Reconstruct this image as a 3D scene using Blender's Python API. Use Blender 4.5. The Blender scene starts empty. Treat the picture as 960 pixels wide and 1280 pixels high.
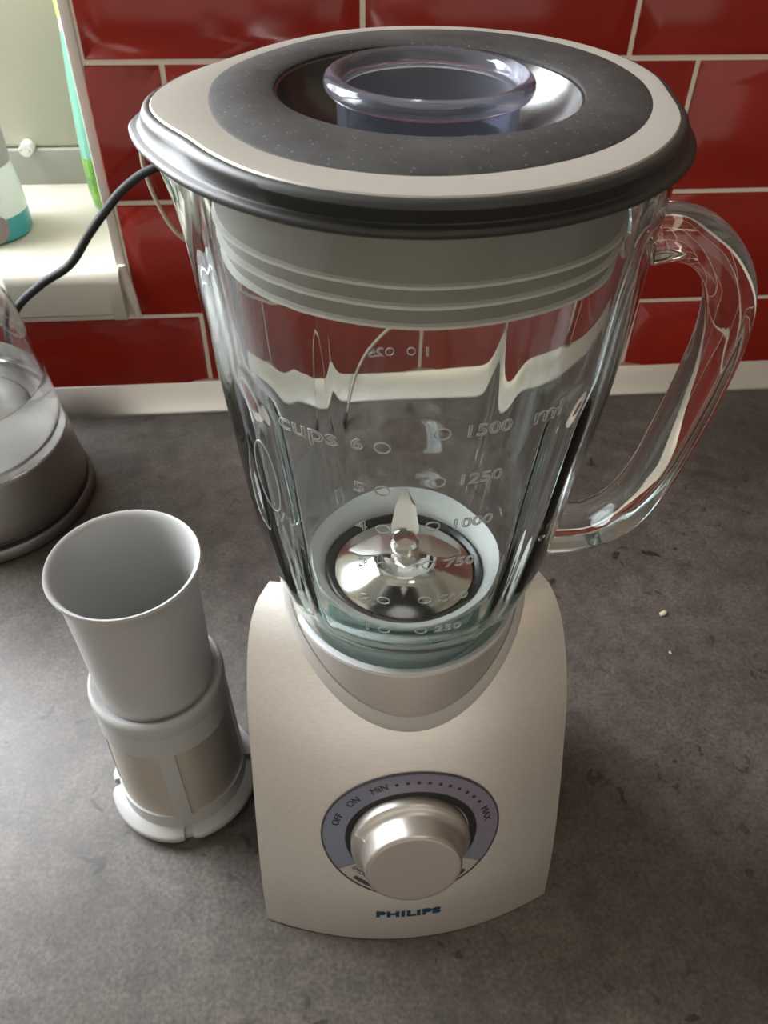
import bpy, bmesh, math, random
from mathutils import Vector, Matrix

random.seed(4)
PI = math.pi
scene = bpy.context.scene
COL = scene.collection

# ---------------------------------------------------------------- camera
cam_data = bpy.data.cameras.new('camera')
cam_data.sensor_fit = 'AUTO'
cam_data.sensor_width = 36.0
cam_data.lens = 1000.0 / 1280.0 * 36.0
cam_data.clip_start = 0.01
cam_data.dof.use_dof = True
cam_data.dof.focus_distance = 0.27
cam_data.dof.aperture_fstop = 34.0
cam = bpy.data.objects.new('camera', cam_data)
COL.objects.link(cam)
pitch, yaw, roll = 0.7504, 0.1046, 0.02
fw = Vector((math.sin(yaw) * math.cos(pitch), math.cos(yaw) * math.cos(pitch), -math.sin(pitch)))
rt = Vector((math.cos(yaw), -math.sin(yaw), 0))
up = rt.cross(fw)
rt2 = rt * math.cos(roll) + up * math.sin(roll)
up2 = -rt * math.sin(roll) + up * math.cos(roll)
M = Matrix.Identity(4)
for i in range(3):
    M[i][0], M[i][1], M[i][2] = rt2[i], up2[i], -fw[i]
M[0][3], M[1][3], M[2][3] = 0.0, -0.6588, 0.4606
cam.matrix_world = M
scene.camera = cam

# ---------------------------------------------------------------- light
scene.view_settings.view_transform = 'Standard'
scene.view_settings.look = 'None'
scene.view_settings.exposure = 0.16
scene.view_settings.gamma = 1.0
scene.view_settings.use_curve_mapping = False

world = bpy.data.worlds.new('world')
scene.world = world
world.use_nodes = True
bg = world.node_tree.nodes['Background']
bg.inputs[0].default_value = (1.0, 0.93, 0.83, 1)
bg.inputs[1].default_value = 0.85


def area_light(name, loc, target, sx, sy, power, color):
    d = bpy.data.lights.new(name, 'AREA')
    d.shape = 'RECTANGLE'
    d.size, d.size_y = sx, sy
    d.energy = power
    d.color = color
    o = bpy.data.objects.new(name, d)
    COL.objects.link(o)
    o.location = loc
    v = Vector(target) - Vector(loc)
    o.rotation_euler = v.to_track_quat('-Z', 'Y').to_euler()
    return o


# daylight through the window left of the tiles
area_light('window_daylight', (-0.85, 0.16, 0.72), (-0.35, -0.6, 0.15), 0.85, 1.0, 62.0, (0.91, 0.955, 1.0))
# added warm fill light, high up behind the camera; no lamp is known there
area_light('warm_fill', (0.5, -1.3, 1.58), (0.1, -0.3, 0.0), 0.4, 0.4, 2.5, (1.0, 0.83, 0.62))

try:
    cy = scene.cycles
    cy.max_bounces = 36
    cy.transmission_bounces = 36
    cy.glossy_bounces = 8
    cy.transparent_max_bounces = 16
    cy.sample_clamp_indirect = 6.0
    cy.blur_glossy = 0.6
except Exception:
    pass


# ---------------------------------------------------------------- materials
def mat(name, color, rough=0.5, metal=0.0, spec=0.5, trans=0.0, ior=1.45, coat=0.0, alpha=1.0, sss=0.0):
    m = bpy.data.materials.new(name)
    m.use_nodes = True
    p = m.node_tree.nodes['Principled BSDF']
    p.inputs['Base Color'].default_value = (*color, 1)
    p.inputs['Roughness'].default_value = rough
    p.inputs['Metallic'].default_value = metal
    p.inputs['Specular IOR Level'].default_value = spec
    p.inputs['Transmission Weight'].default_value = trans
    p.inputs['IOR'].default_value = ior
    p.inputs['Coat Weight'].default_value = coat
    return m


def nodes(m):
    return m.node_tree.nodes, m.node_tree.links, m.node_tree.nodes['Principled BSDF']


def add_noise_color(m, c1, c2, scale, detail=6, stretch=(1, 1, 1), lo=0.35, hi=0.65, rough=0.6):
    n, l, p = nodes(m)
    tc = n.new('ShaderNodeTexCoord')
    mp = n.new('ShaderNodeMapping')
    mp.inputs['Scale'].default_value = stretch
    nz = n.new('ShaderNodeTexNoise')
    nz.inputs['Scale'].default_value = scale
    nz.inputs['Detail'].default_value = detail
    nz.inputs['Roughness'].default_value = rough
    cr = n.new('ShaderNodeValToRGB')
    cr.color_ramp.elements[0].position = lo
    cr.color_ramp.elements[1].position = hi
    cr.color_ramp.elements[0].color = (*c1, 1)
    cr.color_ramp.elements[1].color = (*c2, 1)
    l.new(tc.outputs['Object'], mp.inputs['Vector'])
    l.new(mp.outputs['Vector'], nz.inputs['Vector'])
    l.new(nz.outputs['Fac'], cr.inputs['Fac'])
    l.new(cr.outputs['Color'], p.inputs['Base Color'])
    return nz, cr, mp


def add_bump(m, scale, strength, dist=0.001, stretch=(1, 1, 1), detail=3):
    n, l, p = nodes(m)
    tc = n.new('ShaderNodeTexCoord')
    mp = n.new('ShaderNodeMapping')
    mp.inputs['Scale'].default_value = stretch
    nz = n.new('ShaderNodeTexNoise')
    nz.inputs['Scale'].default_value = scale
    nz.inputs['Detail'].default_value = detail
    b = n.new('ShaderNodeBump')
    b.inputs['Strength'].default_value = strength
    b.inputs['Distance'].default_value = dist
    l.new(tc.outputs['Object'], mp.inputs['Vector'])
    l.new(mp.outputs['Vector'], nz.inputs['Vector'])
    l.new(nz.outputs['Fac'], b.inputs['Height'])
    l.new(b.outputs['Normal'], p.inputs['Normal'])


MT = {}
MT['tile'] = mat('red_glaze', (0.30, 0.018, 0.010), rough=0.12, spec=0.5)
add_noise_color(MT['tile'], (0.24, 0.014, 0.008), (0.295, 0.018, 0.010), 9, 2)
MT['grout'] = mat('grout', (0.78, 0.71, 0.60), rough=0.9)
add_bump(MT['grout'], 300, 0.3, 0.0006)
MT['plaster'] = mat('plaster', (0.70, 0.67, 0.60), rough=0.9)
MT['room_wall'] = mat('warm_wall_paint', (0.26, 0.22, 0.18), rough=0.9)
MT['room_floor'] = mat('brown_floor', (0.20, 0.15, 0.11), rough=0.5)
MT['trim_white'] = mat('white_trim', (0.70, 0.64, 0.58), rough=0.5)
MT['pvc'] = mat('white_pvc', (0.47, 0.46, 0.38), rough=0.35)
MT['pvc_grey'] = mat('grey_seal', (0.33, 0.33, 0.29), rough=0.5)
MT['sill'] = mat('sill_white', (0.50, 0.475, 0.40), rough=0.3)
MT['counter'] = mat('dark_concrete_laminate', (0.10, 0.09, 0.08), rough=0.46, spec=0.6)


def build_counter_material(m):
    n, l, p = nodes(m)
    tc = n.new('ShaderNodeTexCoord')
    a = n.new('ShaderNodeTexNoise'); a.inputs['Scale'].default_value = 9; a.inputs['Detail'].default_value = 9; a.inputs['Roughness'].default_value = 0.68
    b = n.new('ShaderNodeTexNoise'); b.inputs['Scale'].default_value = 70; b.inputs['Detail'].default_value = 6; b.inputs['Roughness'].default_value = 0.7
    c = n.new('ShaderNodeTexNoise'); c.inputs['Scale'].default_value = 75; c.inputs['Detail'].default_value = 4; c.inputs['Distortion'].default_value = 0.8
    e = n.new('ShaderNodeTexNoise'); e.inputs['Scale'].default_value = 420; e.inputs['Detail'].default_value = 3
    g = n.new('ShaderNodeTexNoise'); g.inputs['Scale'].default_value = 15; g.inputs['Detail'].default_value = 2

    def ramp(p0, c0, p1, c1):
        r = n.new('ShaderNodeValToRGB')
        r.color_ramp.elements[0].position = p0; r.color_ramp.elements[0].color = (*c0, 1)
        r.color_ramp.elements[1].position = p1; r.color_ramp.elements[1].color = (*c1, 1)
        return r

    def mul(x, y, f=1.0):
        q = n.new('ShaderNodeMixRGB'); q.blend_type = 'MULTIPLY'; q.inputs[0].default_value = f
        l.new(x, q.inputs[1]); l.new(y, q.inputs[2])
        return q.outputs['Color']

    ra = ramp(0.30, (0.052, 0.043, 0.036), 0.70, (0.118, 0.102, 0.088))
    rb = ramp(0.30, (0.60,) * 3, 0.68, (1.2,) * 3)
    rc = ramp(0.33, (0.30, 0.285, 0.27), 0.37, (1, 1, 1))
    re = ramp(0.32, (0.66,) * 3, 0.68, (1.28,) * 3)
    rg = ramp(0.40, (0, 0, 0), 0.60, (1, 1, 1))
    for t in (a, b, c, e, g):
        l.new(tc.outputs['Object'], t.inputs['Vector'])
    for t, r in ((a, ra), (b, rb), (c, rc), (e, re), (g, rg)):
        l.new(t.outputs['Fac'], r.inputs['Fac'])
    x = mul(ra.outputs['Color'], rb.outputs['Color'])
    x = mul(x, re.outputs['Color'])
    pit = n.new('ShaderNodeMixRGB'); pit.blend_type = 'MULTIPLY'          # pits come in clusters
    l.new(rg.outputs['Color'], pit.inputs[0]); l.new(x, pit.inputs[1]); l.new(rc.outputs['Color'], pit.inputs[2])
    l.new(pit.outputs['Color'], p.inputs['Base Color'])
    bp = n.new('ShaderNodeBump'); bp.inputs['Strength'].default_value = 0.3; bp.inputs['Distance'].default_value = 0.0005
    l.new(b.outputs['Fac'], bp.inputs['Height']); l.new(bp.outputs['Normal'], p.inputs['Normal'])


build_counter_material(MT['counter'])
MT['strip'] = mat('aluminium_strip', (0.80, 0.78, 0.74), rough=0.33, metal=1.0)
add_bump(MT['strip'], 40, 0.08, 0.001, (1, 30, 30))
MT['alu'] = mat('brushed_aluminium', (0.74, 0.70, 0.65), rough=0.45, metal=0.85)


def brushed(m, c1, c2):
    add_noise_color(m, c1, c2, 60, 5, (1.0, 16, 30), 0.3, 0.7)
    add_bump(m, 60, 0.05, 0.0006, (1.0, 30, 30))


brushed(MT['alu'], (0.72, 0.685, 0.64), (0.82, 0.78, 0.735))
MT['collar'] = mat('brushed_grey_collar', (0.50, 0.48, 0.46), rough=0.42, metal=0.7)
brushed(MT['collar'], (0.56, 0.53, 0.505), (0.62, 0.59, 0.565))
MT['collar_lip'] = mat('grey_plastic_lip', (0.50, 0.52, 0.52), rough=0.4)
MT['ring_grey'] = mat('grey_rubber_ring', (0.40, 0.385, 0.36), rough=0.5)
MT['black'] = mat('black_plastic', (0.012, 0.012, 0.013), rough=0.4)
MT['seal'] = mat('black_seal', (0.015, 0.017, 0.02), rough=0.25)
MT['seat_grey'] = mat('grey_coupling_plastic', (0.16, 0.17, 0.18), rough=0.4)
MT['shell'] = mat('dark_grey_shell', (0.10, 0.10, 0.105), rough=0.4)
MT['dial'] = mat('violet_grey_dial', (0.125, 0.115, 0.20), rough=0.16, spec=0.7, coat=0.5)
n_, l_, p_ = nodes(MT['dial'])
add_noise_color(MT['dial'], (0.19, 0.165, 0.23), (0.17, 0.185, 0.25), 14, 1, lo=0.4, hi=0.6)
MT['dial_rim'] = mat('dark_dial_rim', (0.05, 0.045, 0.06), rough=0.3)
MT['dial_silver'] = mat('silver_dial_segment', (0.52, 0.485, 0.45), rough=0.4, metal=0.5)
MT['knob'] = mat('satin_silver_knob', (0.62, 0.59, 0.555), rough=0.36, metal=0.95)
MT['knob_face'] = mat('matt_silver_knob_face', (0.44, 0.40, 0.37), rough=0.48, metal=0.7)
add_bump(MT['knob_face'], 900, 0.15, 0.0003)
MT['ink'] = mat('dark_ink', (0.02, 0.02, 0.03), rough=0.5)
MT['blue_ink'] = mat('petrol_blue_print', (0.004, 0.035, 0.085), rough=0.35)
MT['rubber'] = mat('black_rubber', (0.030, 0.030, 0.029), rough=0.42, spec=0.4)
add_bump(MT['rubber'], 260, 0.1, 0.0004)
MT['dusty'] = mat('dusty_black_rubber', (0.04, 0.04, 0.04), rough=0.6, spec=0.35)
add_noise_color(MT['dusty'], (0.016, 0.0155, 0.015), (0.060, 0.058, 0.055), 38, 10, lo=0.32, hi=0.72, rough=0.85)
def add_specks(m, scale, lo, col):
    n, l, p = nodes(m)
    src = p.inputs['Base Color'].links[0].from_socket
    tc = n.new('ShaderNodeTexCoord')
    vo = n.new('ShaderNodeTexVoronoi'); vo.inputs['Scale'].default_value = scale
    r = n.new('ShaderNodeValToRGB')
    r.color_ramp.elements[0].position = lo * 0.5; r.color_ramp.elements[0].color = (1, 1, 1, 1)
    r.color_ramp.elements[1].position = lo; r.color_ramp.elements[1].color = (0, 0, 0, 1)
    mx = n.new('ShaderNodeMixRGB')
    mx.inputs[2].default_value = (*col, 1)
    l.new(tc.outputs['Object'], vo.inputs['Vector']); l.new(vo.outputs['Distance'], r.inputs['Fac'])
    l.new(r.outputs['Color'], mx.inputs[0]); l.new(src, mx.inputs[1]); l.new(mx.outputs['Color'], p.inputs['Base Color'])
add_specks(MT['dusty'], 420, 0.16, (0.16, 0.155, 0.15))
MT['lid_plate'] = mat('satin_beige_silver', (0.40, 0.378, 0.335), rough=0.45, metal=0.3)
MT['recess'] = mat('glossy_dark_recess', (0.03, 0.03, 0.03), rough=0.22, spec=0.7)
MT['skirt'] = mat('grey_silicone_skirt', (0.30, 0.275, 0.245), rough=0.4)
MT['skirt_edge'] = mat('pale_silicone_edge', (0.72, 0.68, 0.62), rough=0.35)


def glass_mat(name, color, ior, rough=0.0, absorb=None, density=0.0):
    m = bpy.data.materials.new(name)
    m.use_nodes = True
    n, l = m.node_tree.nodes, m.node_tree.links
    n.remove(n['Principled BSDF'])
    g = n.new('ShaderNodeBsdfGlass')
    g.inputs['Color'].default_value = (*color, 1)
    g.inputs['IOR'].default_value = ior
    g.inputs['Roughness'].default_value = rough
    l.new(g.outputs[0], n['Material Output'].inputs['Surface'])
    if absorb:
        v = n.new('ShaderNodeVolumeAbsorption')
        v.inputs['Color'].default_value = (*absorb, 1)
        v.inputs['Density'].default_value = density
        l.new(v.outputs[0], n['Material Output'].inputs['Volume'])
    return m


MT['glass'] = glass_mat('pale_green_glass', (1, 1, 1), 1.48, 0.0, (0.70, 0.93, 0.92), 26)
MT['handle_glass'] = glass_mat('clear_handle_glass', (1, 1, 1), 1.48, 0.0, (0.75, 0.94, 0.93), 9)
MT['mark_glass'] = mat('raised_glass_lettering', (0.80, 0.83, 0.82), rough=0.2, trans=0.7, ior=1.35)
MT['kettle_glass'] = glass_mat('kettle_glass', (1, 1, 1), 1.45)
MT['water'] = glass_mat('water', (1, 1, 1), 1.33)
MT['cup'] = mat('blue_tinted_plastic', (0.74, 0.77, 0.90), rough=0.10, trans=0.95, ior=1.40)
MT['steel'] = mat('polished_steel', (0.72, 0.70, 0.68), rough=0.12, metal=1.0)
MT['blade_steel'] = mat('blade_steel', (0.75, 0.73, 0.71), rough=0.28, metal=1.0)
MT['kettle_steel'] = mat('brushed_kettle_steel', (0.36, 0.34, 0.315), rough=0.36, metal=1.0)
add_bump(MT['kettle_steel'], 60, 0.05, 0.0005, (1, 1, 25))
MT['rim_steel'] = mat('dark_rim_steel', (0.20, 0.19, 0.175), rough=0.4, metal=1.0)
MT['kettle_floor'] = mat('kettle_floor_steel', (0.30, 0.29, 0.275), rough=0.5, metal=1.0)
MT['filter'] = mat('light_grey_plastic', (0.37, 0.37, 0.362), rough=0.34)
MT['mesh'] = mat('fine_steel_mesh', (0.56, 0.51, 0.45), rough=0.42, metal=0.65)
MT['cord'] = mat('black_cord', (0.022, 0.023, 0.023), rough=0.55, spec=0.35)
MT['beige_cord'] = mat('beige_cable', (0.46, 0.41, 0.32), rough=0.5)
MT['white'] = mat('white_plastic', (0.75, 0.74, 0.71), rough=0.3)
MT['cap_grey'] = mat('grey_cap', (0.26, 0.26, 0.25), rough=0.4)
MT['soap_clear'] = mat('cloudy_clear_plastic', (0.60, 0.68, 0.66), rough=0.25)
MT['soap_teal'] = mat('teal_liquid', (0.03, 0.26, 0.27), rough=0.2)
MT['green'] = mat('green_bottle', (0.17, 0.42, 0.31), rough=0.25)
MT['leaf_green'] = mat('leaf_green_label', (0.08, 0.26, 0.03), rough=0.3)
add_noise_color(MT['leaf_green'], (0.05, 0.18, 0.03), (0.22, 0.48, 0.06), 60, 4)
MT['lime'] = mat('lime_cap', (0.42, 0.48, 0.10), rough=0.4)
MT['crumb'] = mat('crumb', (0.55, 0.47, 0.33), rough=0.8)


# ---------------------------------------------------------------- helpers
def link(name, me, m, parent=None, sharp=35, smooth=True):
    o = bpy.data.objects.new(name, me)
    COL.objects.link(o)
    if m is not None:
        me.materials.append(m)
    if parent is not None:
        o.parent = parent
    if smooth:
        for p in me.polygons:
            p.use_smooth = True
        me.set_sharp_from_angle(angle=math.radians(sharp))
    return o


def pyd(name, v, f, m, parent=None, sharp=35, smooth=True, fix=True):
    me = bpy.data.meshes.new(name)
    me.from_pydata([tuple(p) for p in v], [], f)
    if fix:
        bm = bmesh.new()
        bm.from_mesh(me)
        bmesh.ops.recalc_face_normals(bm, faces=bm.faces)
        bm.to_mesh(me)
        bm.free()
    me.update()
    return link(name, me, m, parent, sharp, smooth)


def tag(o, label=None, cat=None, group=None, kind=None):
    if label: o['label'] = label
    if cat: o['category'] = cat
    if group: o['group'] = group
    if kind: o['kind'] = kind
    return o


def empty(name, loc=(0, 0, 0)):
    o = bpy.data.objects.new(name, None)
    o.empty_display_size = 0.02
    COL.objects.link(o)
    o.location = loc
    return o


def grid_faces(nr, nc, closed_c=True, closed_r=False):
    f = []
    for i in range(nr if closed_r else nr - 1):
        i2 = (i + 1) % nr
        for j in range(nc if closed_c else nc - 1):
            j2 = (j + 1) % nc
            f.append((i * nc + j, i * nc + j2, i2 * nc + j2, i2 * nc + j))
    return f


def lathe(name, prof, m, parent=None, n=96, center=(0, 0), sharp=35, closed=False, cap0=False, cap1=False, a0=0, a1=2 * PI):
    """profile [(r,z)] turned about a vertical axis"""
    full = abs(a1 - a0 - 2 * PI) < 1e-6
    v = []
    nn = n if full else n + 1
    for r, z in prof:
        for j in range(nn):
            a = a0 + (a1 - a0) * j / n
            v.append((center[0] + r * math.cos(a), center[1] + r * math.sin(a), z))
    f = grid_faces(len(prof), nn, full, closed)
    if cap0: f.append(tuple(range(nn))[::-1])
    if cap1: f.append(tuple(range((len(prof) - 1) * nn, len(prof) * nn)))
    return pyd(name, v, f, m, parent, sharp)


def catmull(pts, n, closed=False):
    pts = [Vector(p) for p in pts]
    N = len(pts)
    out = []
    segs = N if closed else N - 1
    for i in range(segs):
        if closed:
            p0, p1, p2, p3 = pts[(i - 1) % N], pts[i], pts[(i + 1) % N], pts[(i + 2) % N]
        else:
            p1, p2 = pts[i], pts[i + 1]
            p0 = pts[i - 1] if i else p1 * 2 - p2
            p3 = pts[i + 2] if i + 2 < N else p2 * 2 - p1
        for k in range(n):
            t = k / n
            out.append(0.5 * ((2 * p1) + (p2 - p0) * t + (2 * p0 - 5 * p1 + 4 * p2 - p3) * t * t + (3 * p1 - p0 - 3 * p2 + p3) * t ** 3))
    if not closed:
        out.append(pts[-1])
    return out


def sweep(name, path, section, m, parent=None, side=None, sharp=40, scales=None, caps=True):
    """section: list of (a,b) with a along `side`, b along the in-plane normal"""
    n = len(path)
    v = []
    up_prev = None
    for i, p in enumerate(path):
        t = (path[min(i + 1, n - 1)] - path[max(i - 1, 0)]).normalized()
        if side is not None:
            s = Vector(side).normalized()
        else:
            if up_prev is None:
                ref = Vector((0, 0, 1)) if abs(t.z) < 0.9 else Vector((1, 0, 0))
                s = t.cross(ref).normalized()
            else:
                s = (up_prev - t * up_prev.dot(t)).normalized()
            up_prev = s
        b = s.cross(t).normalized()
        k = scales[i] if scales else 1.0
        for (x, y) in section:
            v.append(p + s * x * k + b * y * k)
    ns = len(section)
    f = grid_faces(n, ns, True)
    if caps:
        f.append(tuple(range(ns))[::-1])
        f.append(tuple(range((n - 1) * ns, n * ns)))
    return pyd(name, v, f, m, parent, sharp)


def circle_sec(r, n=12):
    return [(r * math.cos(2 * PI * k / n), r * math.sin(2 * PI * k / n)) for k in range(n)]


def super_sec(a, b, n=28, e=3.0):
    out = []
    for k in range(n):
        t = 2 * PI * k / n
        c, s = math.cos(t), math.sin(t)
        out.append((a * math.copysign(abs(c) ** (2 / e), c), b * math.copysign(abs(s) ** (2 / e), s)))
    return out


def box(name, x0, x1, y0, y1, z0, z1, m, parent=None, bevel=0.0, seg=3):
    bm = bmesh.new()
    bmesh.ops.create_cube(bm, size=1)
    for v in bm.verts:
        v.co = Vector(((x0 + x1) / 2 + v.co.x * (x1 - x0), (y0 + y1) / 2 + v.co.y * (y1 - y0), (z0 + z1) / 2 + v.co.z * (z1 - z0)))
    if bevel:
        bmesh.ops.bevel(bm, geom=list(bm.edges), offset=bevel, segments=seg, affect='EDGES', profile=0.5)
    me = bpy.data.meshes.new(name)
    bm.to_mesh(me)
    bm.free()
    return link(name, me, m, parent, 30)


def interp(x, xs, ys):
    if x <= xs[0]: return ys[0]
    for i in range(len(xs) - 1):
        if x <= xs[i + 1]:
            t = (x - xs[i]) / (xs[i + 1] - xs[i])
            return ys[i] + (ys[i + 1] - ys[i]) * t
    return ys[-1]


def smooth01(t):
    t = max(0.0, min(1.0, t))
    return t * t * (3 - 2 * t)


class Spline:
    """monotone-x cubic (Catmull tangents) interpolation"""
    def __init__(self, pts, period=None):
        pts = sorted(pts)
        if period:
            pts = [(pts[-2][0] - period, pts[-2][1]), (pts[-1][0] - period, pts[-1][1])] + pts + [(pts[0][0] + period, pts[0][1]), (pts[1][0] + period, pts[1][1])]
        self.x = [p[0] for p in pts]
        self.y = [p[1] for p in pts]
        n = len(pts)
        self.m = [0] * n
        for i in range(n):
            a, b = max(i - 1, 0), min(i + 1, n - 1)
            self.m[i] = (self.y[b] - self.y[a]) / (self.x[b] - self.x[a])

    def __call__(self, x):
        X, Y, Mm = self.x, self.y, self.m
        if x <= X[0]: return Y[0]
        if x >= X[-1]: return Y[-1]
        i = 0
        while X[i + 1] < x: i += 1
        h = X[i + 1] - X[i]
        t = (x - X[i]) / h
        return (2 * t ** 3 - 3 * t * t + 1) * Y[i] + (t ** 3 - 2 * t * t + t) * h * Mm[i] + (-2 * t ** 3 + 3 * t * t) * Y[i + 1] + (t ** 3 - t * t) * h * Mm[i + 1]


def text_geo(body, size, outline=None, extrude=0.0, offset=0.0, align='CENTER', spacing=1.0):
    """mesh data of a line of lettering, in its own x/y plane, centred"""
    cu = bpy.data.curves.new('lettering', 'FONT')
    cu.body = body
    cu.size = size
    cu.align_x = align
    cu.align_y = 'CENTER'
    cu.space_character = spacing
    cu.resolution_u = 3
    cu.offset = offset
    if outline:
        cu.fill_mode = 'NONE'
        cu.bevel_depth = outline
        cu.bevel_resolution = 1
    else:
        cu.extrude = extrude
    o = bpy.data.objects.new('lettering', cu)
    COL.objects.link(o)
    dg = bpy.context.evaluated_depsgraph_get()
    me = bpy.data.meshes.new_from_object(o.evaluated_get(dg))
    bpy.data.objects.remove(o)
    bpy.data.curves.remove(cu)
    return me


def text_on(name, body, size, fn, m, parent, sx=1.0, **kw):
    me = text_geo(body, size, **kw)
    for v in me.vertices:
        v.co = fn(v.co.x * sx, v.co.y, v.co.z)
    me.update()
    return link(name, me, m, parent, smooth=False)


# ================================================================= SETTING
# ---- countertop
top = box('countertop', -1.6, 1.4, -0.62, 0.0, -0.038, 0.0, MT['counter'], bevel=0.0015, seg=2)
tag(top, 'dark grey-brown concrete-look kitchen countertop under everything', 'countertop')

# ---- tiled wall with window opening at the left
WX = -0.160          # right edge of the window opening
SILL_B = 0.106
wall = empty('wall_back')
tag(wall, kind='structure')


def wall_piece(x0, x1, z0, z1):
    return box('plaster', x0, x1, 0.0006, 0.24, z0, z1, MT['grout'], wall)


wall_piece(WX, 1.4, -0.9, 1.60)
wall_piece(-1.6, WX, -0.9, SILL_B)
wall_piece(-1.6, WX, 1.30, 1.60)

for nm, bb, mm in (('ceiling', (-1.6, 1.5, -3.2, 0.24, 1.60, 1.65), 'plaster'), ('wall_left', (-1.65, -1.6, -3.2, 0.24, -0.9, 1.65), 'plaster'),
                   ('wall_right', (1.4, 1.5, -3.2, 0.24, -0.9, 1.65), 'room_wall'), ('floor', (-1.6, 1.5, -3.2, 0.24, -0.95, -0.9), 'room_floor')):
    tag(box(nm, *bb, MT[mm]), kind='structure')

PXT, PZT, GR = 0.2022, 0.102, 0.0040
ZA = 0.3012


def tile_mesh(x0, x1, z0, z1, cx0, cx1, cz0, cz1):
    """bevelled tile clipped to the rectangle c*; front towards -y, wall plane y=0.0035"""
    b, d, base = 0.0165, 0.0045, 0.0045
    bm = bmesh.new()
    P = [(x0, 0.0035, z0), (x1, 0.0035, z0), (x1, 0.0035, z1), (x0, 0.0035, z1)]
    yb = 0.0035 - base
    Q = [(x, yb, z) for x, _, z in P]
    T = [(x0 + b, yb - d, z0 + b), (x1 - b, yb - d, z0 + b), (x1 - b, yb - d, z1 - b), (x0 + b, yb - d, z1 - b)]
    vs = [[bm.verts.new(p) for p in L] for L in (P, Q, T)]
    bm.faces.new(vs[0])
    bm.faces.new(vs[2][::-1])
    for a in range(2):
        for k in range(4):
            bm.faces.new((vs[a][k], vs[a][(k + 1) % 4], vs[a + 1][(k + 1) % 4], vs[a + 1][k]))
    bmesh.ops.recalc_face_normals(bm, faces=bm.faces)
    for co, no, need in (((cx0, 0, 0), (-1, 0, 0), cx0 > x0), ((cx1, 0, 0), (1, 0, 0), cx1 < x1), ((0, 0, cz0), (0, 0, -1), cz0 > z0), ((0, 0, cz1), (0, 0, 1), cz1 < z1)):
        if need:
            r = bmesh.ops.bisect_plane(bm, geom=list(bm.verts) + list(bm.edges) + list(bm.faces), plane_co=co, plane_no=no, clear_outer=True)
            es = [e for e in r['geom_cut'] if isinstance(e, bmesh.types.BMEdge)]
            bmesh.ops.holes_fill(bm, edges=es)
    bmesh.ops.bevel(bm, geom=[e for e in bm.edges if e.calc_face_angle(0) > 0.1 and all(v.co.y < 0.003 for v in e.verts)], offset=0.0007, segments=2, affect='EDGES')
    me = bpy.data.meshes.new('tile')
    bm.to_mesh(me)
    bm.free()
    for p in me.polygons:
        p.use_smooth = True
    me.set_sharp_from_angle(angle=math.radians(40))
    me.materials.append(MT['tile'])
    return me


full_mesh = tile_mesh(-PXT / 2 + GR / 2, PXT / 2 - GR / 2, GR / 2, PZT - GR / 2, -9, 9, -9, 9)
for row in range(-4, 4):
    if row == -4:
        continue
    z0 = ZA + row * PZT
    j0 = -0.1556 if row % 2 == 0 else -0.1000
    if row == -1 or row == -3:
        j0 = -0.1000
    else:
        j0 = -0.1556
    k0 = -7 if row == -3 else -1
    for k in range(k0, 8):
        x0 = j0 + k * PXT
        x1 = x0 + PXT
        lim = -1.6 if row == -3 else -0.1553
        if x1 - GR / 2 < lim + 0.01 or x0 > 1.38:
            continue
        low = 0.0005 if row == -3 else -9
        if x0 + GR / 2 >= lim - 1e-4 and row != -3:
            o = bpy.data.objects.new('tile', full_mesh)
            o.location = ((x0 + x1) / 2, 0, z0)
            COL.objects.link(o)
            o.parent = wall
        else:
            me = tile_mesh(x0 + GR / 2, x1 - GR / 2, z0 + GR / 2, z0 + PZT - GR / 2, max(lim, -9), 9, low, 9)
            o = bpy.data.objects.new('tile', me)
            COL.objects.link(o)
            o.parent = wall

# metal sealing strip along the back of the worktop
sec = [(0.0, 0.0305), (-0.0035, 0.0305), (-0.0062, 0.0290), (-0.0128, 0.0062), (-0.0150, 0.0036), (-0.0150, 0.0002), (0.0, 0.0002)]
v = []
for x in (-1.6, 1.4):
    for (yy, zz) in sec:
        v.append((x, yy - 0.0045, zz))
ns = len(sec)
f = [(k, (k + 1) % ns, ns + (k + 1) % ns, ns + k) for k in range(ns)] + [tuple(range(ns)), tuple(range(ns, 2 * ns))]
for vv in range(len(v)):
    v[vv] = (v[vv][0], min(v[vv][1] + 0.0045 if sec[vv % ns][0] < -0.001 else 0.0, 0.0) - 0.0005, v[vv][2])
strip = pyd('trim_1', v, f, MT['strip'], sharp=50)
tag(strip, kind='structure')

# white edge profile up the side of the window opening
edge = box('trim_2', -0.1645, -0.1560, -0.0012, 0.02, 0.100, 1.30, MT['trim_white'], bevel=0.0012)
tag(edge, kind='structure')

# ---- window: sill, frame, sash
win = empty('window_1', (-0.8, 0.1, SILL_B))
win.location = (0, 0, 0)
tag(win, kind='structure')
ST = 0.1465
sec = [(-0.014, SILL_B + 0.002), (-0.0145, ST - 0.010), (-0.0135, ST - 0.005), (-0.010, ST - 0.0015), (-0.005, ST), (0.185, ST), (0.185, SILL_B), (-0.012, SILL_B)]
v = []
for x in (-1.6, -0.1655):
    for (yy, zz) in sec:
        v.append((x, yy, zz))
ns = len(sec)
f = [(k, (k + 1) % ns, ns + (k + 1) % ns, ns + k) for k in range(ns)] + [tuple(range(ns)), tuple(range(ns, 2 * ns))]
sill = pyd('window_sill', v, f, MT['sill'], win, sharp=40)
cap_v = [(x, yy * 1.06, zz + (0.0008 if k in (2, 3, 4) else 0)) for x in (-0.1725, -0.1612) for k, (yy, zz) in enumerate(sec[:5] + [(0.02, ST), (0.02, SILL_B), (-0.012, SILL_B - 0.004)])]
nc = 8
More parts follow.
